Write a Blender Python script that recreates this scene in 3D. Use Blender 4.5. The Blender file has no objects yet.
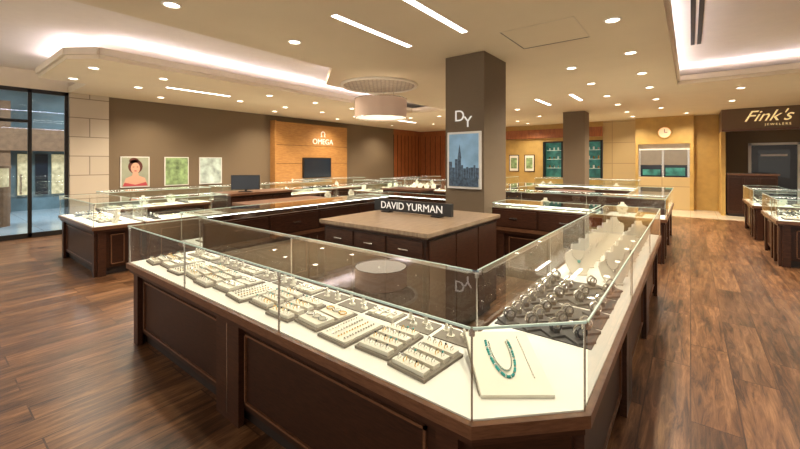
import bpy, math, random
from mathutils import Vector, Matrix
random.seed(7)
S = bpy.context.scene
# ---------------------------------------------------------------- materials
def newmat(name):
    m = bpy.data.materials.new(name); m.use_nodes = True
    nt = m.node_tree
    return m, nt, nt.nodes['Principled BSDF']
def plain(name, col, rough=.5, metal=0, noise=0.0, nscale=8, emis=None, estr=0, bump=0):
    m, nt, b = newmat(name)
    b.inputs['Roughness'].default_value = rough
    b.inputs['Metallic'].default_value = metal
    tc = nt.nodes.new('ShaderNodeTexCoord')
    n = nt.nodes.new('ShaderNodeTexNoise'); n.inputs['Scale'].default_value = nscale
    n.inputs['Detail'].default_value = 4
    nt.links.new(tc.outputs['Object'], n.inputs['Vector'])
    r = nt.nodes.new('ShaderNodeValToRGB')
    r.color_ramp.elements[0].position = .3; r.color_ramp.elements[1].position = .7
    r.color_ramp.elements[0].color = (*[c*(1-noise) for c in col], 1)
    r.color_ramp.elements[1].color = (*[min(1, c*(1+noise)) for c in col], 1)
    nt.links.new(n.outputs['Fac'], r.inputs['Fac'])
    nt.links.new(r.outputs['Color'], b.inputs['Base Color'])
    if bump:
        bp = nt.nodes.new('ShaderNodeBump'); bp.inputs['Strength'].default_value = bump
        nt.links.new(n.outputs['Fac'], bp.inputs['Height']); nt.links.new(bp.outputs['Normal'], b.inputs['Normal'])
    if emis:
        b.inputs['Emission Color'].default_value = (*emis, 1)
        b.inputs['Emission Strength'].default_value = estr
    return m
def wood(name, c1, c2, rough=.4, scale=(3, 3, 25), nscale=3.0, spec=.5):
    m, nt, b = newmat(name)
    tc = nt.nodes.new('ShaderNodeTexCoord'); mp = nt.nodes.new('ShaderNodeMapping')
    mp.inputs['Scale'].default_value = scale
    n = nt.nodes.new('ShaderNodeTexNoise'); n.inputs['Scale'].default_value = nscale
    n.inputs['Detail'].default_value = 6; n.inputs['Roughness'].default_value = .6
    r = nt.nodes.new('ShaderNodeValToRGB')
    r.color_ramp.elements[0].position = .3; r.color_ramp.elements[1].position = .72
    r.color_ramp.elements[0].color = (*c1, 1); r.color_ramp.elements[1].color = (*c2, 1)
    nt.links.new(tc.outputs['Object'], mp.inputs['Vector']); nt.links.new(mp.outputs['Vector'], n.inputs['Vector'])
    nt.links.new(n.outputs['Fac'], r.inputs['Fac']); nt.links.new(r.outputs['Color'], b.inputs['Base Color'])
    b.inputs['Roughness'].default_value = rough; b.inputs['Specular IOR Level'].default_value = spec
    return m
def emit(name, col, s):
    m = bpy.data.materials.new(name); m.use_nodes = True
    nt = m.node_tree; nt.nodes.clear()
    e = nt.nodes.new('ShaderNodeEmission'); o = nt.nodes.new('ShaderNodeOutputMaterial')
    e.inputs['Color'].default_value = (*col, 1); e.inputs['Strength'].default_value = s
    nt.links.new(e.outputs[0], o.inputs[0]); return m
def glassmat(name, tint=(.93, .97, .95), base=.05, gain=.85):
    m = bpy.data.materials.new(name); m.use_nodes = True
    nt = m.node_tree; nt.nodes.clear()
    o = nt.nodes.new('ShaderNodeOutputMaterial'); mx = nt.nodes.new('ShaderNodeMixShader')
    t = nt.nodes.new('ShaderNodeBsdfTransparent'); t.inputs['Color'].default_value = (*tint, 1)
    g = nt.nodes.new('ShaderNodeBsdfGlossy'); g.inputs['Roughness'].default_value = .01
    g.inputs['Color'].default_value = (1, 1, 1, 1)
    lw = nt.nodes.new('ShaderNodeLayerWeight'); lw.inputs['Blend'].default_value = .5
    p = nt.nodes.new('ShaderNodeMath'); p.operation = 'POWER'; p.inputs[1].default_value = 4.5
    ma = nt.nodes.new('ShaderNodeMath'); ma.operation = 'MULTIPLY_ADD'
    ma.inputs[1].default_value = gain; ma.inputs[2].default_value = base
    nt.links.new(lw.outputs['Facing'], p.inputs[0]); nt.links.new(p.outputs[0], ma.inputs[0])
    nt.links.new(ma.outputs[0], mx.inputs[0]); nt.links.new(t.outputs[0], mx.inputs[1]); nt.links.new(g.outputs[0], mx.inputs[2])
    nt.links.new(mx.outputs[0], o.inputs[0]); return m
def plankfloor():
    m, nt, b = newmat('plank_floor_mat')
    L = nt.links.new; N = nt.nodes.new
    tc = N('ShaderNodeTexCoord'); mp = N('ShaderNodeMapping'); mp.inputs['Rotation'].default_value = (0, 0, math.radians(90))
    L(tc.outputs['Object'], mp.inputs['Vector'])
    br = N('ShaderNodeTexBrick'); br.offset = .37; br.inputs['Scale'].default_value = 1
    br.inputs['Brick Width'].default_value = 1.2; br.inputs['Row Height'].default_value = .24
    br.inputs['Mortar Size'].default_value = .0045; br.inputs['Mortar Smooth'].default_value = .1
    br.inputs['Color1'].default_value = (.25, .25, .25, 1); br.inputs['Color2'].default_value = (.9, .9, .9, 1)
    br.inputs['Mortar'].default_value = (0, 0, 0, 1)
    L(mp.outputs[0], br.inputs['Vector'])
    mg = N('ShaderNodeMapping'); mg.inputs['Scale'].default_value = (26, 2.6, 1)
    add = N('ShaderNodeVectorMath'); add.operation = 'ADD'
    mul = N('ShaderNodeVectorMath'); mul.operation = 'SCALE'; mul.inputs['Scale'].default_value = 13
    L(br.outputs['Color'], mul.inputs[0]); L(tc.outputs['Object'], add.inputs[0]); L(mul.outputs[0], add.inputs[1])
    L(add.outputs[0], mg.inputs['Vector'])
    n = N('ShaderNodeTexNoise'); n.inputs['Scale'].default_value = 1; n.inputs['Detail'].default_value = 9
    n.inputs['Roughness'].default_value = .72; n.inputs['Distortion'].default_value = .9
    L(mg.outputs[0], n.inputs['Vector'])
    n2 = N('ShaderNodeTexNoise'); n2.inputs['Scale'].default_value = .35; n2.inputs['Detail'].default_value = 3
    L(mg.outputs[0], n2.inputs['Vector'])
    r = N('ShaderNodeValToRGB'); cr = r.color_ramp
    cr.elements[0].position = .39; cr.elements[0].color = (.036, .015, .007, 1)
    cr.elements[1].position = .65; cr.elements[1].color = (.36, .19, .09, 1)
    e = cr.elements.new(.50); e.color = (.155, .070, .030, 1)
    mxf = N('ShaderNodeMix'); mxf.data_type = 'FLOAT'; mxf.inputs[0].default_value = .35
    L(n.outputs['Fac'], mxf.inputs[2]); L(n2.outputs['Fac'], mxf.inputs[3])
    L(mxf.outputs[0], r.inputs['Fac'])
    m2 = N('ShaderNodeMix'); m2.data_type = 'RGBA'; m2.blend_type = 'MULTIPLY'; m2.inputs[0].default_value = 1
    rv = N('ShaderNodeValToRGB'); rv.color_ramp.elements[0].color = (.35, .3, .28, 1); rv.color_ramp.elements[1].color = (1.0, 1.0, 1.0, 1)
    rv.color_ramp.elements[0].position = 0; rv.color_ramp.elements[1].position = .75
    e2 = rv.color_ramp.elements.new(.25); e2.color = (.58, .57, .56, 1)
    L(br.outputs['Color'], rv.inputs['Fac']); L(r.outputs['Color'], m2.inputs[6]); L(rv.outputs['Color'], m2.inputs[7])
    L(m2.outputs[2], b.inputs['Base Color'])
    b.inputs['Roughness'].default_value = .29; b.inputs['Specular IOR Level'].default_value = .42
    bp = N('ShaderNodeBump'); bp.inputs['Strength'].default_value = .12; bp.inputs['Distance'].default_value = .01
    L(n.outputs['Fac'], bp.inputs['Height']); L(bp.outputs[0], b.inputs['Normal'])
    return m
def tilemat(name, c1, c2, mort, w=.6, h=.6, rough=.4, vertical=False, msize=.006, off=0):
    m, nt, b = newmat(name); L = nt.links.new; N = nt.nodes.new
    tc = N('ShaderNodeTexCoord'); br = N('ShaderNodeTexBrick'); br.offset = off
    if vertical in ('X', 'Y'):
        sx = N('ShaderNodeSeparateXYZ'); cx = N('ShaderNodeCombineXYZ')
        L(tc.outputs['Object'], sx.inputs[0]); L(sx.outputs[1 if vertical == 'Y' else 0], cx.inputs[0]); L(sx.outputs[2], cx.inputs[1])
        L(cx.outputs[0], br.inputs['Vector'])
    else: L(tc.outputs['Object'], br.inputs['Vector'])
    br.inputs['Scale'].default_value = 1; br.inputs['Brick Width'].default_value = w; br.inputs['Row Height'].default_value = h
    br.inputs['Mortar Size'].default_value = msize
    br.inputs['Color1'].default_value = (*c1, 1); br.inputs['Color2'].default_value = (*c2, 1); br.inputs['Mortar'].default_value = (*mort, 1)
    L(br.outputs['Color'], b.inputs['Base Color']); b.inputs['Roughness'].default_value = rough
    return m

M = {}
M['floor'] = plankfloor()
M['ceil'] = plain('ceiling_paint', (.76, .65, .47), .85, noise=.02, nscale=2)
M['cove'] = plain('cove_paint', (.80, .72, .61), .85, noise=.02)
M['wallbrown'] = plain('grasscloth_wallcovering', (.185, .130, .076), .8, noise=.12, nscale=60)
M['bulk'] = plain('bulkhead_paint', (.72, .62, .47), .8, noise=.02)
M['stone'] = tilemat('limestone_blocks', (.50, .42, .32), (.56, .47, .36), (.25, .2, .15), w=.8, h=.42, rough=.6, vertical='Y', msize=.01, off=.5)
M['colm'] = plain('column_wallcovering', (.165, .120, .075), .75, noise=.14, nscale=70)
M['gold'] = plain('gold_wallcovering', (.48, .30, .085), .5, noise=.10, nscale=5)
M['tan'] = tilemat('tan_wall_panels', (.50, .36, .17), (.54, .39, .19), (.32, .22, .10), w=.75, h=.75, rough=.5, vertical='X', msize=.01)
M['omegawood'] = wood('honey_wood_panel', (.34, .155, .045), (.52, .26, .08), .4, (2, 2, 14))
M['redwood'] = wood('red_wood_panel', (.22, .06, .02), (.42, .14, .04), .4, (10, 10, 1.2))
M['dark'] = wood('dark_walnut', (.019, .007, .0035), (.050, .018, .009), .35, (5, 5, 40), spec=.3)
M['dark2'] = wood('walnut_frame', (.030, .011, .006), (.070, .027, .014), .35, (5, 5, 40), spec=.3)
M['band'] = wood('walnut_band', (.10, .042, .020), (.19, .088, .046), .3, (6, 6, 40), spec=.4)
M['black'] = plain('black_lacquer', (.012, .011, .011), .3)
M['kick'] = plain('kick_plinth_paint', (.02, .012, .01), .5)
M['deck'] = plain('deck_fabric', (.82, .80, .75), .7, noise=.02)
M['glass'] = glassmat('case_glass')
M['topglass'] = glassmat('case_top_glass', (.94, .975, .96), .09, .9)
M['win'] = glassmat('storefront_glass', (.88, .94, .95), .04, .6)
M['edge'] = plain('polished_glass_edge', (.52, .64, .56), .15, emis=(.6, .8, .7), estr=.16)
M['chrome'] = plain('brushed_steel', (.75, .73, .70), .25, 1)
M['silver'] = plain('silver_jewelry', (.85, .84, .82), .18, 1)
M['goldm'] = plain('gold_jewelry', (.9, .62, .25), .2, 1)
M['taupe'] = plain('taupe_suede', (.21, .18, .145), .8, noise=.05)
M['grey'] = plain('grey_suede', (.09, .083, .08), .8, noise=.05)
M['cream'] = plain('cream_leatherette', (.78, .73, .63), .5, noise=.02)
M['turq'] = plain('turquoise_stone', (.03, .38, .36), .3, noise=.2)
M['darkst'] = plain('dark_stone', (.03, .03, .04), .25)
M['white'] = plain('white_paint', (.8, .78, .74), .5)
M['counter'] = wood('counter_laminate', (.20, .135, .085), (.36, .26, .17), .3, (14, 2, 2))
M['lamp'] = emit('downlight_lens', (1, .90, .74), 9)
M['slot'] = emit('linear_light_lens', (1, .96, .9), 7)
M['cover'] = emit('cove_led_strip', (.82, .79, 1.0), 19)
M['led'] = emit('case_led_strip', (1, .96, .90), 17)  # glow for unseen strips, added to brighten the case contents
M['trimw'] = plain('downlight_trim', (.85, .8, .7), .4)
M['drum'] = plain('drum_shade_fabric', (.52, .38, .28), .7, emis=(1, .62, .42), estr=.12)
M['drumb'] = plain('drum_diffuser', (.9, .85, .75), .5, emis=(1, .85, .65), estr=1.0)
M['lattice'] = tilemat('ceiling_medallion_weave', (.62, .55, .45), (.45, .38, .3), (.25, .2, .16), w=.1, h=.06, msize=.012, off=.5)
M['text'] = plain('steel_letters', (.8, .78, .74), .3, .3, emis=(1, 1, 1), estr=.25)
M['goldtext'] = plain('gold_letters', (.85, .62, .25), .3, .6, emis=(1, .75, .35), estr=.5)
M['teal'] = plain('teal_display', (.03, .16, .14), .3, noise=.8, nscale=5, emis=(.10, .40, .32), estr=.12)
M['screen'] = plain('tv_screen', (.015, .02, .03), .12)
M['green'] = plain('green_poster_print', (.25, .36, .16), .5, noise=.6, nscale=7)
M['greenw'] = plain('pale_poster_print', (.50, .60, .55), .5, noise=.4, nscale=5)
M['pbg'] = plain('poster_background', (.34, .36, .26), .5, noise=.15, nscale=3)
M['skin'] = plain('poster_skin_print', (.62, .36, .24), .5)
M['hair'] = plain('poster_hair_print', (.12, .03, .02), .5)
M['redp'] = plain('poster_red_print', (.45, .06, .07), .5)
M['sky'] = plain('poster_sky_print', (.22, .38, .55), .4, noise=.3, nscale=4, emis=(.2, .4, .6), estr=.15)
M['city'] = plain('poster_city_print', (.05, .09, .15), .4, noise=.6, nscale=30)
M['mall'] = tilemat('mall_floor_tile', (.36, .42, .48), (.42, .46, .50), (.25, .27, .3), w=.9, h=.9, rough=.15)
M['mallwall'] = plain('mall_wall', (.14, .20, .23), .6, noise=.3, nscale=1.5)
M['mallbrown'] = plain('mall_shop_fascia', (.24, .12, .06), .6, noise=.2)
M['malllit'] = plain('mall_shop_window', (.45, .36, .22), .5, noise=.6, nscale=9, emis=(1, .75, .4), estr=.35)
M['creamtile'] = tilemat('cream_floor_tile', (.58, .48, .34), (.62, .52, .38), (.4, .33, .24), w=.6, h=.6, rough=.2)
M['vent'] = plain('black_grille', (.01, .01, .01), .5)
M['frame'] = plain('dark_bronze_frame', (.03, .027, .025), .35, .6)
M['fink'] = plain('fascia_brown', (.16, .095, .048), .5, noise=.08, nscale=30)
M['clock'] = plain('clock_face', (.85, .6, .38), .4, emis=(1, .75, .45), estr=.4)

# ---------------------------------------------------------------- mesh builder
class MB:
    def __init__(s): s.v = []; s.f = []; s.m = []; s.mats = []; s.M = Matrix.Identity(4)
    def mi(s, k):
        if k not in s.mats: s.mats.append(k)
        return s.mats.index(k)
    def add(s, vs, fs, k):
        o = len(s.v); i = s.mi(k)
        s.v += [s.M @ Vector(p) for p in vs]
        for f in fs: s.f.append([o+a for a in f]); s.m.append(i)
    def box(s, x0, x1, y0, y1, z0, z1, k):
        s.add([(x0,y0,z0),(x1,y0,z0),(x1,y1,z0),(x0,y1,z0),(x0,y0,z1),(x1,y0,z1),(x1,y1,z1),(x0,y1,z1)],
              [(0,3,2,1),(4,5,6,7),(0,1,5,4),(1,2,6,5),(2,3,7,6),(3,0,4,7)], k)
    def prism(s, poly, z0, z1, k):
        n = len(poly)
        s.add([(x,y,z0) for x,y in poly]+[(x,y,z1) for x,y in poly],
              [tuple(range(n-1,-1,-1)), tuple(range(n,2*n))]+[(i,(i+1)%n,n+(i+1)%n,n+i) for i in range(n)], k)
    def obox(s, a, u, n, l0, l1, o0, o1, z0, z1, k):
        P = lambda l, o, z: (a[0]+u[0]*l+n[0]*o, a[1]+u[1]*l+n[1]*o, z)
        s.add([P(l0,o1,z0),P(l1,o1,z0),P(l1,o0,z0),P(l0,o0,z0),P(l0,o1,z1),P(l1,o1,z1),P(l1,o0,z1),P(l0,o0,z1)],
              [(0,3,2,1),(4,5,6,7),(0,1,5,4),(1,2,6,5),(2,3,7,6),(3,0,4,7)], k)
    def quad(s, pts, k): s.add(pts, [tuple(range(len(pts)))], k)
    def cyl(s, x, y, z0, z1, r, k, n=16, r2=None):
        r2 = r if r2 is None else r2
        c = [(math.cos(2*math.pi*i/n), math.sin(2*math.pi*i/n)) for i in range(n)]
        s.add([(x+r*a,y+r*b,z0) for a,b in c]+[(x+r2*a,y+r2*b,z1) for a,b in c],
              [tuple(range(n-1,-1,-1)), tuple(range(n,2*n))]+[(i,(i+1)%n,n+(i+1)%n,n+i) for i in range(n)], k)
    def torus(s, c, R, r, axis, k, n=12, m=5, arc=1.0, sy=1.0):
        vs=[]; fs=[]; cnt = n if arc>=1 else n+1
        for i in range(cnt):
            a = 2*math.pi*arc*i/n
            for j in range(m):
                b = 2*math.pi*j/m
                p = ((R+r*math.cos(b))*math.cos(a), (R+r*math.cos(b))*math.sin(a)*sy, r*math.sin(b))
                if axis=='Y': p=(p[0],p[2],p[1])
                if axis=='X': p=(p[2],p[0],p[1])
                vs.append((c[0]+p[0],c[1]+p[1],c[2]+p[2]))
        for i in range(n):
            i2=(i+1)%cnt
            for j in range(m):
                fs.append((i*m+j,i2*m+j,i2*m+(j+1)%m,i*m+(j+1)%m))
        s.add(vs,fs,k)
    def ball(s, c, r, k, n=8, m=5):
        vs=[(c[0],c[1],c[2]-r)]; fs=[]
        for i in range(1,m):
            t=-math.pi/2+math.pi*i/m
            for j in range(n):
                a=2*math.pi*j/n; vs.append((c[0]+r*math.cos(t)*math.cos(a),c[1]+r*math.cos(t)*math.sin(a),c[2]+r*math.sin(t)))
        vs.append((c[0],c[1],c[2]+r)); L=len(vs)-1
        for j in range(n): fs.append((0,1+(j+1)%n,1+j)); fs.append((L,L-n+j,L-n+(j+1)%n))
        for i in range(m-2):
            for j in range(n): fs.append((1+i*n+j,1+i*n+(j+1)%n,1+(i+1)*n+(j+1)%n,1+(i+1)*n+j))
        s.add(vs,fs,k)
    def build(s, name, parent=None, bevel=0):
        me = bpy.data.meshes.new(name); me.from_pydata([tuple(p) for p in s.v], [], s.f)
        for k in s.mats: me.materials.append(M[k])
        for p, i in zip(me.polygons, s.m): p.material_index = i
        me.update(); ob = bpy.data.objects.new(name, me); S.collection.objects.link(ob)
        if parent: ob.parent = parent
        if bevel:
            md = ob.modifiers.new('bevel','BEVEL'); md.width = bevel; md.segments = 2; md.limit_method='ANGLE'
        return ob
def simple(name, fn, **k):
    b = MB(); fn(b); return b.build(name, **k)
def text(name, body, size, loc, rot, k, parent=None, shear=0, ext=.004, align='CENTER'):
    c = bpy.data.curves.new(name, 'FONT'); c.body = body; c.size = size; c.extrude = ext; c.shear = shear
    c.align_x = align; c.align_y = 'CENTER'; c.materials.append(M[k])
    o = bpy.data.objects.new(name, c); o.location = loc; o.rotation_euler = [math.radians(a) for a in rot]
    S.collection.objects.link(o)
    if parent: o.parent = parent
    return o
def offset(poly, d):   # inward for CCW
    n=len(poly); out=[]
    for i in range(n):
        p0=Vector(poly[i-1]); p1=Vector(poly[i]); p2=Vector(poly[(i+1)%n])
        u=(p1-p0).normalized(); w=(p2-p1).normalized()
        n1=Vector((-u.y,u.x)); n2=Vector((-w.y,w.x))
        b=(n1+n2); b/= (1+n1.dot(n2)); out.append((p1.x+b.x*d,p1.y+b.y*d))
    return out

# ---------------------------------------------------------------- room shell
XL=-10.65; YB=15.5; CZ=3.05; UZ=3.42
simple('floor', lambda b: b.box(XL,6.2,-3.5,13.3,-.1,0,'floor'))
simple('floor_entry_tile', lambda b: b.box(XL,6.2,13.3,YB+.2,-.1,0,'creamtile'))
simple('floor_mall', lambda b: b.box(-20,XL,-8,10,-.1,0,'mall'))
low=[(-.2,-3.5),(-.2,9.07),(6.0,9.07),(6.0,YB),(XL,YB),(XL,2.05),(-9.2,2.05),(-9.2,1.36),(-7.2,1.36),(-6.8,1.65),(-6.8,9.4),(-5.6,9.4),(-5.6,4.9),(-4.55,4.1),(-4.55,-3.5)]
low2=[(4.3,-3.5),(6.0,-3.5),(6.0,9.07),(4.3,9.07)]
simple('ceiling', lambda b: b.prism(low,CZ,CZ+.13,'ceil'))
simple('ceiling_soffit', lambda b: b.prism(low2,CZ,CZ+.13,'ceil'))
simple('ceiling_upper', lambda b: b.box(XL,6.2,-3.5,YB,UZ,UZ+.1,'cove'))
def cove(b):
    z0=CZ+.135; z1=z0+.02
    b.box(-6.98,-6.92,1.8,9.3,z0,z1,'cover'); b.box(-9.0,-7.2,1.5,1.56,z0,z1,'cover')
    b.box(-4.42,-4.36,-2,4.1,z0,z1,'cover'); b.box(-5.46,-5.4,5.0,9.3,z0,z1,'cover')
    b.box(-.40,-.34,-2,9.1,z0,z1,'cover'); b.box(-.3,4.3,9.2,9.26,z0,z1,'cover')
    b.box(4.45,4.51,-2,9.0,z0,z1,'cover')
simple('cove_light_strip', cove)
def lipf(b):
    for i in (0,1,7,8,9,10):
        a,c=low[i],low[i+1]
        u=(Vector(c)-Vector(a)); L=u.length; u.normalize(); n=Vector((u.y,-u.x))
        b.obox(a,u,n,0,L,0,.04,CZ+.06,CZ+.16,'bulk')
simple('trim_soffit_lip', lipf)
def wl(b):
    b.box(XL-.2,XL,2.75,13.3,0,CZ,'wallbrown'); b.box(XL-.2,XL,13.3,YB,0,CZ,'redwood')
    b.box(XL-.2,XL,2.05,YB,CZ,UZ+.1,'bulk')
simple('wall_left', wl)
simple('stone_pier', lambda b: b.box(XL-.3,XL+.06,2.06,2.75,0,CZ-.002,'stone'))
simple('wall_left_header', lambda b: b.box(XL-.2,XL,-8,2.04,CZ,UZ+.1,'bulk'))
def wf(b):
    y0,y1=YB,YB+.2
    b.box(XL,-8.9,y0,y1,0,UZ,'redwood'); b.box(-8.9,-4.7,y0,y1,0,UZ,'gold')
    b.box(-4.7,-2.55,y0,y1,0,.95,'gold'); b.box(-4.7,-2.55,y0,y1,2.35,UZ,'gold')
    b.box(-2.55,-1.5,y0,y1,0,UZ,'tan'); b.box(-1.5,.7,y0,y1,0,UZ,'gold'); b.box(.7,6.2,y0,y1,0,UZ,'wallbrown')
simple('wall_back', wf)
simple('wall_right', lambda b: b.box(6.0,6.2,-3.5,YB,0,UZ,'tan'))
simple('baseboard_left', lambda b: b.box(XL,XL+.02,2.8,13.3,0,.12,'dark'))
def seams(b):
    for i in range(6):
        x=XL+.25+i*.29; b.box(x,x+.02,YB-.012,YB,.0,2.8,'dark')
    for i in range(8):
        y=13.3+i*.28; b.box(XL,XL+.012,y,y+.02,0,2.8,'dark')
    b.box(-8.9,-2.55,YB-.12,YB-.001,2.5,2.85,'redwood')
    b.box(-8.98,-8.9,YB-.15,YB-.001,0,CZ-.01,'redwood')
simple('trim_back_panelling', seams)
def tealw(b):
    b.box(-4.7,-2.55,YB+.35,YB+.4,.9,2.4,'teal')
    for x in (-4.7,-4.0,-3.3,-2.63): b.box(x,x+.06,YB-.03,YB+.2,.95,2.35,'frame')
    b.box(-4.7,-2.55,YB-.03,YB+.2,2.31,2.36,'frame')
    for z in (1.3,1.65,2.0):
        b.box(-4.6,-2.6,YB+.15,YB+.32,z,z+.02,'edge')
        for i in range(12):
            b.cyl(-4.5+i*.16,YB+.24,z+.02,z+.1+.06*random.random(),.03,random.choice(['silver','goldm','greenw','white']),8)
simple('window_1', tealw)
def posters_far(b, x):
    b.box(x,x+.42,YB-.03,YB-.001,1.15,1.85,'dark'); b.box(x+.03,x+.39,YB-.035,YB-.029,1.18,1.82,'cream'); b.box(x+.08,x+.34,YB-.04,YB-.034,1.28,1.72,'green')
simple('framed_poster', lambda b: posters_far(b,-6.1)); simple('framed_poster', lambda b: posters_far(b,-5.45))
def niche(b):
    b.box(-1.5,-1.42,YB-.35,YB-.001,0,CZ-.002,'gold'); b.box(-.02,.08,YB-.35,YB-.001,0,CZ-.002,'gold')
    b.box(-1.42,-.02,YB-.35,YB-.001,2.15,CZ-.002,'gold'); b.box(-1.42,-.02,YB-.35,YB-.001,0,1.05,'tan')
simple('wall_back_niche', niche)
def nwin(b):
    b.box(-1.36,-.08,YB-.2,YB-.15,1.05,2.0,'screen'); b.box(-1.42,-.02,YB-.22,YB-.2,1.95,2.15,'white')
    b.box(-.76,-.70,YB-.23,YB-.15,1.05,1.95,'chrome'); b.box(-1.42,-1.36,YB-.23,YB-.15,1.05,1.95,'chrome'); b.box(-.08,-.02,YB-.23,YB-.15,1.05,1.95,'chrome')
    b.box(-1.36,-.08,YB-.21,YB-.2,1.45,1.95,'taupe'); b.box(-1.3,-.8,YB-.212,YB-.21,1.1,1.3,'teal'); b.box(-.66,-.14,YB-.212,YB-.21,1.1,1.36,'teal')
simple('window_2', nwin)
def clk(b):
    b.M=Matrix.Translation((-.68,YB-.352,2.52))@Matrix.Rotation(math.radians(90),4,'X')
    b.cyl(0,0,0,.03,.17,'clock',24); b.torus((0,0,.02),.18,.02,'Z','goldm',24,6)
    b.box(-.008,.008,0,.11,.03,.035,'black'); b.box(0,.08,-.008,.008,.03,.035,'black')
simple('wall_clock', clk)
def fink(b):
    b.box(.7,5.9,14.2,14.35,2.42,CZ-.002,'fink'); b.box(.7,.85,14.35,YB-.001,2.45,CZ-.002,'fink')
    b.box(.7,5.9,14.17,14.2,2.42,2.47,'band')
al=simple('wall_alcove_fascia', fink)
simple('wall_alcove_side', lambda b: b.box(.7,.80,14.36,YB-.001,0,2.44,'gold'))
text('script_lettering',"Fink's",.42,(1.63,14.17,2.80),(90,0,0),'goldtext',al,shear=.5,ext=.002)
text('small_lettering',"J E W E L E R S",.08,(1.85,14.17,2.57),(90,0,0),'goldtext',al,ext=.002)
def rdesk(b):
    b.box(.85,1.85,14.4,15.0,0,.08,'kick'); b.box(.83,1.88,14.37,15.03,.08,1.17,'dark2'); b.box(.82,1.92,14.33,15.07,1.17,1.22,'band')
    for i in range(3): b.box(.86+i*.34,1.16+i*.34,14.355,14.37,.15,1.1,'dark')
simple('reception_desk', rdesk, bevel=.006)
def door(b):
    x0,x1=1.45,2.42
    b.box(x0-.07,x0,YB-.05,YB-.001,0,2.12,'white'); b.box(x1,x1+.07,YB-.05,YB-.001,0,2.12,'white'); b.box(x0-.07,x1+.07,YB-.05,YB-.001,2.05,2.12,'white')
    b.box(x0,x1,YB-.03,YB-.001,0.003,2.05,'darkst'); b.box(x0+.15,x1-.15,YB-.035,YB-.03,1.1,1.9,'screen'); b.ball((x0+.08,YB-.06,1.0),.03,'chrome')
    b.box(x0+.2,x1-.2,YB-.038,YB-.035,1.72,1.78,'white')
simple('door_1', door)

# columns
def colf(b,x0,x1,y0,y1):
    b.box(x0,x1,y0,y1,0,CZ-.001,'colm'); b.box(x0-.015,x1+.015,y0-.015,y1+.015,0,.12,'dark')
c1=simple('square_column', lambda b: colf(b,-2.80,-2.20,4.70,5.45))
c2=simple('square_column', lambda b: colf(b,-3.05,-2.45,12.0,12.6))
text('letter_d','D',.22,(-2.57,4.69,2.19),(90,0,0),'text',c1); text('letter_y','Y',.22,(-2.44,4.69,2.10),(90,0,0),'text',c1)
def cp(b):
    b.box(-2.75,-2.235,4.665,4.70,1.18,1.97,'white'); b.box(-2.72,-2.265,4.66,4.665,1.21,1.94,'sky')
    x=-2.72
    while x<-2.30:
        w=.02+.03*random.random(); h=.1+.2*random.random()*(1 if x<-2.55 else .6)
        b.box(x,x+w,4.657,4.66,1.32,1.36+h,'city'); x+=w+.004
    b.box(-2.72,-2.265,4.656,4.66,1.21,1.33,'city'); b.add([(-2.58,4.655,1.60),(-2.55,4.655,1.80),(-2.52,4.655,1.60)],[(0,2,1)],'city')
simple('column_poster', cp)
def op(b):
    x=XL+.25
    b.box(XL+.001,x,7.03,10.14,0,2.85,'omegawood')
    for z in (.75,1.5,2.1): b.box(x,x+.003,7.03,10.14,z,z+.012,'dark')
    b.box(XL+.001,x+.02,6.98,7.03,0,2.88,'omegawood')
o=simple('feature_wall_panel', op)
text('lettering',"OMEGA",.27,(XL+.26,8.95,2.26),(90,0,90),'text',o)
# omega-shaped emblem built as an open ring with two feet
def emb(b):
    b.M=Matrix.Translation((XL+.258,8.95,2.54))@Matrix.Rotation(math.radians(-52),4,'X')
    b.torus((0,0,0),.085,.014,'X','text',18,6,arc=.79)
    b.M=Matrix.Translation((XL+.258,8.95,2.54)); b.box(-.01,.01,-.11,-.045,-.10,-.075,'text'); b.box(-.01,.01,.045,.11,-.10,-.075,'text')
simple('emblem', emb, parent=o)
def tv(b):
    x=XL+.25
    b.box(x+.001,x+.06,8.05,9.29,1.0,1.70,'black'); b.box(x+.06,x+.065,8.09,9.25,1.04,1.66,'screen')
simple('wall_television', tv)
def poster(b,y0,y1,k):
    x=XL; b.box(x+.001,x+.03,y0,y1,.94,1.68,'white'); b.box(x+.03,x+.034,y0+.02,y1-.02,.96,1.66,k)
def p1(b):
    poster(b,2.98,3.58,'pbg'); x=XL+.036; yc=3.28
    def ell(cy,cz,ry,rz,k,dx=0): b.quad([(x+dx,cy+ry*math.cos(t*math.pi/10),cz+rz*math.sin(t*math.pi/10)) for t in range(20)],k)
    ell(yc,1.44,.15,.17,'hair'); ell(yc-.03,1.58,.10,.07,'hair')
    b.quad([(x+.001,3.02,.97),(x+.001,3.54,.97),(x+.001,3.48,1.16),(x+.001,3.35,1.22),(x+.001,3.33,1.32),(x+.001,3.23,1.32),(x+.001,3.21,1.22),(x+.001,3.08,1.16)],'skin')
    ell(yc,1.40,.095,.135,'skin',.002); ell(yc,1.335,.03,.013,'redp',.003); ell(yc-.04,1.43,.02,.008,'hair',.003); ell(yc+.04,1.43,.02,.008,'hair',.003)
    b.quad([(x+.003,3.02,.97),(x+.003,3.54,.97),(x+.003,3.5,1.06),(x+.003,3.28,1.00),(x+.003,3.06,1.06)],'redp')
simple('portrait_poster', p1)
simple('wall_poster', lambda b: poster(b,3.92,4.50,'green')); simple('wall_poster', lambda b: poster(b,4.78,5.40,'greenw'))

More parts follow.
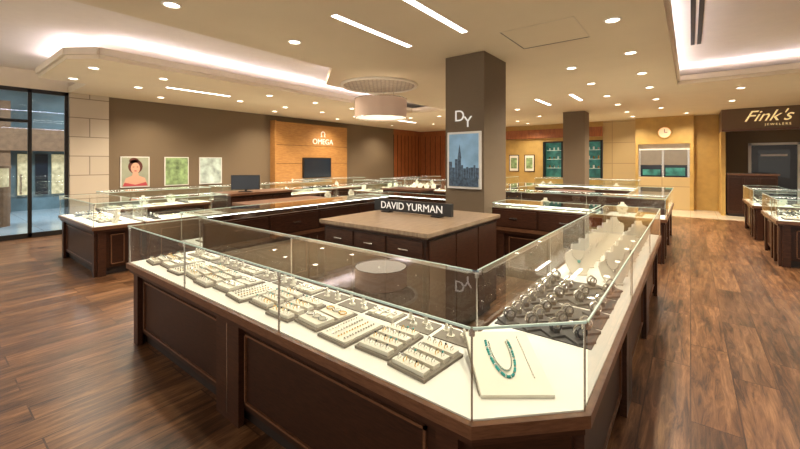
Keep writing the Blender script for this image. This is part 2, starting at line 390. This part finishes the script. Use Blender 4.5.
# storefront
def sf(b):
    x0,x1=XL-.06,XL
    for y in (-2.4,-1.1,.25,1.42,1.99): b.box(x0,x1,y,y+.06,0,CZ,'frame')
    b.box(x0,x1,-3,2.05,CZ-.08,CZ,'frame'); b.box(x0,x1,-3,2.05,0,.1,'frame'); b.box(x0,x1,-3,1.42,2.35,2.41,'frame')
    b.box(XL-.03,XL-.025,-3,2.0,.1,CZ-.08,'win')
    b.box(x1,x1+.04,1.30,1.33,.9,1.3,'chrome')
simple('window_3', sf)
def mall(b):
    b.box(-17,-16.8,-6,9,0,4,'mallwall'); b.box(-16.8,-16.2,-1.5,3.6,1.9,2.6,'mallbrown'); b.box(-16.8,-16.6,-1.2,1.4,.3,1.9,'malllit')
    b.box(-16.8,-16.3,1.5,1.8,0,3.4,'mallbrown')
    for i in range(4): 
        b.box(-16.8,-16.7,2.0+i*.4,2.3+i*.4,.5,1.8,'screen' if i%2 else 'malllit')
    for i in range(5):
        b.box(-16.79,-16.75,3.9+i*.9,4.5+i*.9,.4,2.6,'malllit' if i%2 else 'screen'); b.box(-16.79,-16.7,3.75+i*.9,3.85+i*.9,0,3.2,'white')
simple('wall_mall_shopfronts', mall)
def kiosk(b):
    b.cyl(-13.2,1.1,0,.95,.35,'mallbrown',20); b.cyl(-13.2,1.1,.95,1.4,.33,'malllit',20); b.cyl(-13.2,1.1,1.4,1.46,.37,'mallbrown',20)
simple('mall_display_kiosk', kiosk)
simple('ceiling_mall', lambda b: b.box(-17,XL-.2,-6,9,3.9,4,'mallwall'))
for yy in (0.0,3.0,6.0):  # panels and area lamps added to brighten the mall outside
    fx=simple('mall_ceiling_light', lambda b: b.box(-14.2,-13.2,yy-.5,yy+.5,3.86,3.899,'trimw'))
    L=bpy.data.lights.new('mall_panel_lamp','AREA'); L.energy=150; L.size=.9; L.color=(.85,.94,1); ob=bpy.data.objects.new('mall_panel_lamp',L); ob.location=(-13.7,yy,3.85); S.collection.objects.link(ob); ob.parent=fx

# ---------------------------------------------------------------- ceiling fixtures
def downlight(x,y,z,e=1.0):
    def f(b):
        b.torus((x,y,z-.004),.075,.012,'Z','trimw',20,6); b.cyl(x,y,z-.006,z-.001,.062,'lamp',20)
    fx=simple('recessed_downlight', f)
    L=bpy.data.lights.new('downlight_beam','SPOT'); L.energy=140*e; L.spot_size=math.radians(140); L.spot_blend=.8; L.shadow_soft_size=.05
    L.color=(1,.87,.68); ob=bpy.data.objects.new('downlight_beam',L); ob.location=(x,y,z-.03); S.collection.objects.link(ob); ob.parent=fx
for y in (1.9,3.15,4.35): downlight(-5.55,y,UZ)
for x in (-7.5,-8.75):
    for y in (1.75,2.75,4.9,6.2,7.5,8.9,10.3): downlight(x,y,CZ)
for y in (1.5,3.0,4.5,6.0,7.5,9.0,10.8,12.6): downlight(-.65,y,CZ)
for y in (1.5,2.9,7.4,8.8,10.5,12.5): downlight(-3.9,y,CZ)
for y in (6.4,7.9,9.6,11.2,13.0): downlight(-1.5,y,CZ)
for x,y in ((.8,10.2),(2.0,10.2),(.8,12.2),(2.2,12.2),(-5.0,10.5),(-6.5,10.5),(-6.5,12.5),(-8,12.5),(-5,13.5),(-9.7,3.5),(-9.7,6.5),(-9.7,9),(-9.7,12),(-1.5,14.4),(-.1,14.4),(-5,14.6)): downlight(x,y,CZ)
for x,y in ((1.6,7.6),(1.6,5.5),(3.2,7.6)): downlight(x,y,UZ)
def slot(x,y0,y1,z=CZ,w=.07):
    def f(b):
        b.box(x-w/2-.01,x+w/2+.01,y0-.01,y1+.01,z-.005,z-.001,'trimw'); b.box(x-w/2,x+w/2,y0,y1,z-.008,z-.005,'slot')
    simple('linear_ceiling_light', f)
slot(-2.88,2.62,3.93); slot(-2.06,2.62,3.88); slot(-8.3,3.1,4.4); slot(-2.92,9.1,10.2); slot(-2.1,8.9,9.9); slot(-8.3,10.5,11.7)
def vents(b):
    b.box(0.0,.05,3,7.6,UZ-.006,UZ-.001,'vent'); b.box(.08,.13,3,7.6,UZ-.006,UZ-.001,'vent')
simple('linear_air_vent', vents)
simple('square_air_vent', lambda b: [b.box(3.0+i*.08,3.05+i*.08,8.2,8.9,UZ-.006,UZ-.001,'vent') for i in range(4)])
def hatch(b):
    x0,x1,y0,y1=-1.75,-.95,4.15,4.95; z0,z1=CZ-.004,CZ-.001
    b.box(x0,x1,y0,y0+.012,z0,z1,'bulk'); b.box(x0,x1,y1-.012,y1,z0,z1,'taupe'); b.box(x0,x0+.012,y0,y1,z0,z1,'taupe'); b.box(x1-.012,x1,y0,y1,z0,z1,'bulk')
simple('trim_ceiling_hatch', hatch)
def pend(b):
    x,y=-4.5,5.25
    n=32
    for i in range(n):
        a=2*math.pi*i/n; c=2*math.pi*(i+1)/n; r=.475
        b.quad([(x+r*math.cos(a),y+r*math.sin(a),2.36),(x+r*math.cos(c),y+r*math.sin(c),2.36),(x+r*math.cos(c),y+r*math.sin(c),2.70),(x+r*math.cos(a),y+r*math.sin(a),2.70)],'drum')
    b.torus((x,y,2.36),.475,.008,'Z','chrome',32,5); b.torus((x,y,2.70),.475,.008,'Z','chrome',32,5)
    b.cyl(x,y,2.375,2.38,.47,'drumb',32)
    for i in range(3):
        a=2*math.pi*i/3; b.cyl(x+.3*math.cos(a),y+.3*math.sin(a),2.5,CZ-.03,.005,'chrome',6)
    b.torus((x,y,2.69),.3,.006,'Z','chrome',20,4)
simple('drum_pendant_light', pend)
def med(b):
    b.cyl(-4.8,5.55,CZ-.02,CZ-.001,.70,'lattice',40); b.torus((-4.8,5.55,CZ-.015),.72,.03,'Z','trimw',40,8)
simple('ceiling_medallion', med)

# ---------------------------------------------------------------- display cases
HT=1.0; HD=.68
def case_mesh(poly, woodedges=(), fillstrip=(), posts=True, deckk='deck'):
    b=MB(); n=len(poly)
    b.prism(offset(poly,.11),0,.10,'kick'); b.prism(offset(poly,.07),.10,.60,'dark')
    b.prism(poly,.635,HD,'band'); b.prism(offset(poly,.02),.60,.635,'dark2')
    b.prism(offset(poly,.025),HD,HD+.006,deckk)
    inn=offset(poly,.012)
    for i in range(n):
        a=Vector(poly[i]); c=Vector(poly[(i+1)%n]); u=c-a; L=u.length; u.normalize(); nn=Vector((u.y,-u.x))
        a2=a-nn*.07
        k=max(1,round((L-.14)/1.35)); s=(L-.14)/k
        if L>.5:
            for j in range(k+1):
                pc=.07+j*s; w=.13 if 0<j<k else .09
                l0=max(.07,pc-w); l1=min(L-.07,pc+w)
                b.obox(a2,u,nn,l0,l1,0,.035,.0,.60,'dark2')
                if 0<j<k: b.obox(a2,u,nn,pc-.003,pc+.003,.035,.037,.04,.58,'chrome')
            for j in range(k):
                l0=.07+j*s+.15; l1=.07+(j+1)*s-.15
                for (q0,q1,z0,z1) in ((l0,l1,.14,.152),(l0,l1,.538,.55),(l0,l0+.012,.14,.55),(l1-.012,l1,.14,.55)):
                    b.obox(a2,u,nn,q0,q1,0,.012,z0,z1,'band')
        p=inn[i]; q=inn[(i+1)%n]
        if i in woodedges:
            b.obox(a,u,nn,.01,L-.01,-.04,-.0,HD,.93,'dark')
            m=max(1,round(L/.7)); w=L/m
            for j in range(m):
                b.obox(a,u,nn,j*w+.02,(j+1)*w-.02,0,.012,.70,.91,'dark2'); b.obox(a,u,nn,j*w+w/2-.05,j*w+w/2+.05,.012,.03,.80,.815,'chrome')
            b.quad([(p[0],p[1],.93),(q[0],q[1],.93),(q[0],q[1],HT),(p[0],p[1],HT)],'glass')
        else:
            b.quad([(p[0],p[1],HD),(q[0],q[1],HD),(q[0],q[1],HT-.001),(p[0],p[1],HT-.001)],'glass')
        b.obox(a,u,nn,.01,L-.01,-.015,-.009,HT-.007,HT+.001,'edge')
        if i in fillstrip:
            b.obox(a,u,nn,.012,L-.012,-.05,-.016,HT-.010,HT-.001,'chrome')
            b.obox(a,u,nn,.05,L-.05,-.034,-.020,HT-.013,HT-.010,'led')  # added glowing strip, tucked out of view under the rail
        if posts:
            pp=offset(poly,.022)[i]; b.cyl(pp[0],pp[1],HD,HT-.002,.004,'chrome',6); b.cyl(pp[0],pp[1],HT-.03,HT-.004,.011,'chrome',10)
            if L>2:
                m=int(L//1.5)
                for j in range(1,m+1):
                    P=a+u*(L*j/(m+1))-nn*.022; b.cyl(P.x,P.y,HD,HT-.002,.006,'chrome',6); b.cyl(P.x,P.y,HT-.03,HT-.004,.011,'chrome',10)
    b.add([(x,y,HT) for x,y in offset(poly,.008)],[tuple(range(n))],'topglass')
    return b
def T(x,y,z,r=0,tilt=0): return Matrix.Translation((x,y,z))@Matrix.Rotation(r,4,'Z')@Matrix.Rotation(tilt,4,'X')
def ring_tray(b,x,y,z,r,base='taupe',s=1.0):
    b.M=T(x,y,z,r)@Matrix.Scale(s,4); b.box(-.095,.095,-.13,.13,0,.012,base)
    for j in range(4):
        yy=-.096+j*.064; b.box(-.08,.08,yy-.021,yy+.021,.012,.028,'cream')
        for i in range(5):
            b.torus((-.06+i*.03,yy,.034),.010,.0026,'X',random.choice(['silver','silver','goldm']),10,4)
            if random.random()<.6: b.ball((-.06+i*.03,yy,.046),.0048,random.choice(['silver','darkst','turq']),6,4)
    b.M=Matrix.Identity(4)
def cuff_tray(b,x,y,z,r,base='taupe',s=1.0):
    b.M=T(x,y,z,r)@Matrix.Scale(s,4); b.box(-.095,.095,-.13,.13,0,.012,base)
    b.box(-.08,.08,-.115,-.01,.012,.028,'cream'); b.box(-.08,.08,.015,.115,.012,.02,'cream')
    for i in range(3):
        b.torus((-.052+i*.052,-.06,.033),.022,.004,'Z','silver',16,5,sy=.85); b.torus((-.052+i*.052,.065,.026),.022,.0035,'Z',random.choice(['silver','goldm']),16,5,sy=.85)
    b.M=Matrix.Identity(4)
def chain_tray(b,x,y,z,r,base='taupe',s=1.0):
    b.M=T(x,y,z,r)@Matrix.Scale(s,4); b.box(-.095,.095,-.13,.13,0,.012,base); b.box(-.085,.085,-.12,.12,.012,.02,'cream')
    for i in range(4):
        for j in range(12): b.ball((-.06+i*.04,-.1+j*.017,.024),.006 if i%2 else .0045,'silver' if i!=2 else 'goldm',6,4)
    b.M=Matrix.Identity(4)
def ringstand(b,x,y,z,h=.07):
    b.cyl(x,y,z,z+.008,.02,'cream',12); b.cyl(x,y,z+.008,z+h,.011,'cream',10,.006); b.torus((x,y,z+h-.012),.010,.003,'Z','silver',10,4)
def watch_stand(b,x,y,z,r):
    b.M=T(x,y,z,r); b.box(-.05,.05,-.045,.045,0,.012,'grey'); b.box(-.012,.012,-.02,.02,.012,.035,'grey')
    b.torus((0,.010,.046),.028,.006,'Y','silver',18,6,sy=1.0); b.torus((0,-.014,.044),.025,.004,'Y',random.choice(['silver','darkst']),16,5)
    b.M=Matrix.Identity(4)
def bust(b,x,y,z,r,s=1.0,k='cream'):
    b.M=T(x,y,z,r,math.radians(-14))@Matrix.Scale(s,4)
    pr=[(-.045,0),(.045,0),(.075,.05),(.095,.12),(.085,.15),(.035,.175),(.028,.22),(-.028,.22),(-.035,.175),(-.085,.15),(-.095,.12),(-.075,.05)]
    n=len(pr)
    b.add([(px,-.022,pz) for px,pz in pr]+[(px*.9,.022,pz) for px,pz in pr],[tuple(range(n)),tuple(range(2*n-1,n-1,-1))]+[(i,n+i,n+(i+1)%n,(i+1)%n) for i in range(n)],k)
    for i in range(13):
        t=math.pi*i/12; b.ball((.045*math.cos(t),-.027,.17-.07*math.sin(t)),.0055,'silver',6,4)
    b.ball((0,-.03,.092),.012,random.choice(['silver','turq','darkst']),6,4)
    b.M=T(x,y,z,r); b.box(-.05*s,.05*s,-.03*s,.05*s,0,.012,k); b.M=Matrix.Identity(4)
def scatter(b,x0,x1,y0,y1,alongx=True):
    z=HD+.007; t=(x0 if alongx else y0); e=(x1 if alongx else y1)
    while t<e:
        x,y,r=((t,(y0+y1)/2,0) if alongx else ((x0+x1)/2,t,math.pi/2))
        q=random.random()
        if q<.3: ring_tray(b,x,y,z,r,random.choice(['taupe','cream','grey']))
        elif q<.5: chain_tray(b,x,y,z,r,random.choice(['taupe','cream']))
        elif q<.75: bust(b,x,y,z,r,.9)
        else:
            for d in (-.14,0,.14):
                if alongx: watch_stand(b,x,y+d,z,0)
                else: watch_stand(b,x+d,y,z,0)
        t+=.25
# --- main L case
mainp=[(-3.85,1.12),(-.57,1.12),(-.27,1.42),(-.27,5.4),(-.87,5.4),(-.87,1.75),(-3.85,1.75)]
case_mesh(mainp, fillstrip=(4,5)).build('glass_display_case')
z=HD+.007
xs=[-3.62+i*.226 for i in range(13)]
for i,x in enumerate(xs):
    b=MB(); (ring_tray,cuff_tray,chain_tray,ring_tray)[i%4](b,x,1.36+.03*(i%2),z,math.radians(-5+3*(i%3)),'taupe',1.06); b.build('jewelry_tray')
b=MB()
for i,x in enumerate(xs):
    b.box(x-.10,x+.10,1.565,1.70,z-.0005,z+.005,'taupe')
    if i%3==1:
        for j in range(4):
            b.box(x-.09+j*.047,x-.055+j*.047,1.58,1.68,z+.005,z+.02,'cream'); b.torus((x-.0725+j*.047,1.62,z+.026),.013,.003,'Z','silver',12,4)
    else:
        for j in range(4): ringstand(b,x-.075+j*.05,1.66-.045*(j%2),z+.005,.035+.02*((i+j)%2))
b.build('ring_display_stands')
def board(b):
    b.M=T(-.60,1.48,z+.045,math.radians(38),math.radians(14))
    b.box(-.135,.135,-.17,.17,-.008,.010,'cream'); b.box(-.14,.14,-.175,.175,-.014,-.008,'taupe')
    for k2,(rx,ry) in enumerate(((.05,.15),(.038,.12))):
        for i in range(44):
            t=i/43; a=-math.pi*.1+t*math.pi*1.2
            b.ball((-.01+rx*math.cos(a),.06-ry*math.sin(a),.014),.006 if k2==0 else .004,'turq' if (i%4 and k2==0) else 'silver',6,4)
    for i in range(16): b.ball((.085,.13-.015*i,.013),.0035,'silver',6,4)
    b.M=T(-.60,1.48,z,math.radians(38)); b.box(-.1,.1,.10,.13,0,.05,'taupe'); b.box(-.1,.1,-.16,-.15,0,.003,'taupe')
simple('necklace_display_board', board)
for k in range(2):
    b=MB(); y0=1.90+k*.52
    b.box(-.83,-.36,y0,y0+.24,HD+.0065,z+.004,'grey'); b.box(-.83,-.36,y0+.26,y0+.49,HD+.0065,z+.004,'grey')
    for i in range(4):
        for j in range(4):
            if (i+j+k)%6==5: continue
            watch_stand(b,-.77+j*.117,y0+.06+i*.122,z+.004,math.radians(50))
    b.build('bangle_display_stands')
b=MB()
for i in range(8):
    bust(b,-.43,3.02+i*.26,z,math.radians(35),1.0); bust(b,-.68,3.12+i*.26,z,math.radians(35),1.05)
b.build('necklace_bust_displays')

def rect(x0,x1,y0,y1): return [(x0,y0),(x1,y0),(x1,y1),(x0,y1)]
def case(x0,x1,y0,y1,w=(),fill=True):
    ax=(x1-x0)>(y1-y0)
    ob=case_mesh(rect(x0,x1,y0,y1),w,w if w else ((2,) if ax else (3,))).build('glass_display_case')
    if fill:
        b=MB()
        if ax: scatter(b,x0+.2,x1-.15,y0,y1,True)
        else: scatter(b,x0,x1,y0+.2,y1-.15,False)
        b.build('jewelry_contents',parent=ob)
case(-4.45,-3.87,1.78,4.75,w=(1,)); case(-2.15,-.90,4.82,5.4,w=(0,)); case(-4.45,-2.85,4.82,5.4,w=(0,))
def cab(b):
    x0,x1,y0,y1=-2.80,-1.62,2.43,3.76
    b.box(x0+.06,x1-.06,y0+.06,y1-.02,0,.1,'kick'); b.box(x0,x1,y0,y1,.1,.955,'dark'); b.box(x0-.03,x1+.03,y0-.03,y1+.02,.955,.965,'band'); b.box(x0-.035,x1+.035,y0-.035,y1+.02,.965,1.0,'counter')
    for i in range(3):
        q0=x0+.03+i*.38; q1=q0+.36
        b.box(q0,q1,y0-.012,y0,.76,.93,'dark2'); b.box(q0,q1,y0-.012,y0,.14,.74,'dark2')
        b.box((q0+q1)/2-.05,(q0+q1)/2+.05,y0-.03,y0-.012,.84,.852,'chrome'); b.ball((q1-.05,y0-.022,.66),.012,'chrome')
    for i in range(3):
        q0=y0+.03+i*.43; q1=q0+.41; b.box(x1,x1+.012,q0,q1,.14,.93,'dark2')
simple('staff_cabinet', cab, bevel=.004)
def sign(b):
    b.box(-2.82,-1.83,3.18,3.22,1.015,1.14,'black'); b.box(-2.7,-2.6,3.15,3.25,1.001,1.015,'black'); b.box(-2.05,-1.95,3.15,3.25,1.001,1.015,'black')
sg=simple('counter_name_sign', sign); text('lettering','DAVID YURMAN',.108,(-2.325,3.177,1.075),(90,0,0),'text',sg,ext=.002)
# island 2 (left)
case(-8.15,-6.25,1.44,2.04); case(-6.85,-6.25,2.06,3.3); case(-6.85,-6.25,4.6,8.2); case(-8.9,-8.3,2.1,4.0); case(-8.9,-8.3,4.2,7.5)
case(-8.2,-6.9,8.22,8.8)
def cash(b):
    b.box(-6.8,-6.3,3.4,4.5,0,.1,'kick'); b.box(-6.85,-6.25,3.33,4.57,.1,.96,'dark'); b.box(-6.88,-6.22,3.32,4.58,.96,1.0,'band')
    for i in range(3): b.box(-6.25,-6.238,3.36+i*.4,3.73+i*.4,.15,.92,'dark2')
simple('cash_desk', cash)
def mon(b):
    b.M=T(-6.5,3.75,1.0,math.radians(50)); b.box(-.11,.11,-.08,.08,.001,.015,'black'); b.box(-.02,.02,.0,.03,.015,.08,'black'); b.box(-.25,.25,-.02,.02,.04,.31,'black'); b.box(-.235,.235,-.022,-.02,.055,.295,'screen')
simple('computer_monitor', mon)
def scab(x0,x1,y0,y1,h=.95):
    def f(b):
        b.box(x0+.04,x1-.04,y0+.04,y1-.04,0,.1,'kick'); b.box(x0,x1,y0,y1,.1,h-.04,'dark'); b.box(x0-.02,x1+.02,y0-.02,y1+.02,h-.04,h,'band')
        k=max(1,round((x1-x0)/.5)); w=(x1-x0)/k
        for j in range(k): b.box(x0+j*w+.02,x0+(j+1)*w-.02,y0-.012,y0,.14,h-.08,'dark2'); b.ball((x0+(j+1)*w-.07,y0-.02,h-.2),.012,'chrome')
    simple('service_cabinet', f, bevel=.004)
scab(-5.35,-4.75,2.9,4.3); scab(-5.6,-4.6,6.6,7.2)
# island 3
case(-3.6,-.28,6.9,7.5,w=(2,)); case(-.88,-.28,7.52,9.9,w=(3,)); case(-3.6,-3.0,7.52,9.9); case(-2.98,-.9,9.3,9.9,w=(0,)); scab(-2.4,-1.6,8.1,8.7)
# island 4
case(-8.3,-5.2,9.6,10.2); case(-5.8,-5.2,10.22,12.6); case(-8.3,-7.7,10.22,12.6); case(-5.8,-5.2,13.0,14.2); case(-9.9,-9.3,7.2,10.0)
case(-4.3,-1.2,13.2,13.8)
# right cases
case(1.0,2.4,7.8,8.4); case(1.0,1.6,8.42,9.3); case(.97,2.6,10.2,10.8); case(.97,1.57,10.82,12.0)

# ---------------------------------------------------------------- world, camera
w=bpy.data.worlds.new('World'); S.world=w; w.use_nodes=True
bg=w.node_tree.nodes['Background']; bg.inputs[0].default_value=(1,.90,.77,1); bg.inputs[1].default_value=1.1
cam=bpy.data.cameras.new('Camera'); co=bpy.data.objects.new('Camera',cam); S.collection.objects.link(co)
co.location=(0,0,1.55); co.rotation_euler=(math.radians(90),0,math.radians(37.7))
cam.sensor_width=36; cam.lens=36*376/800; cam.shift_y=-62.5/800; cam.clip_start=.05
S.camera=co
S.view_settings.view_transform='Standard'; S.view_settings.exposure=.28
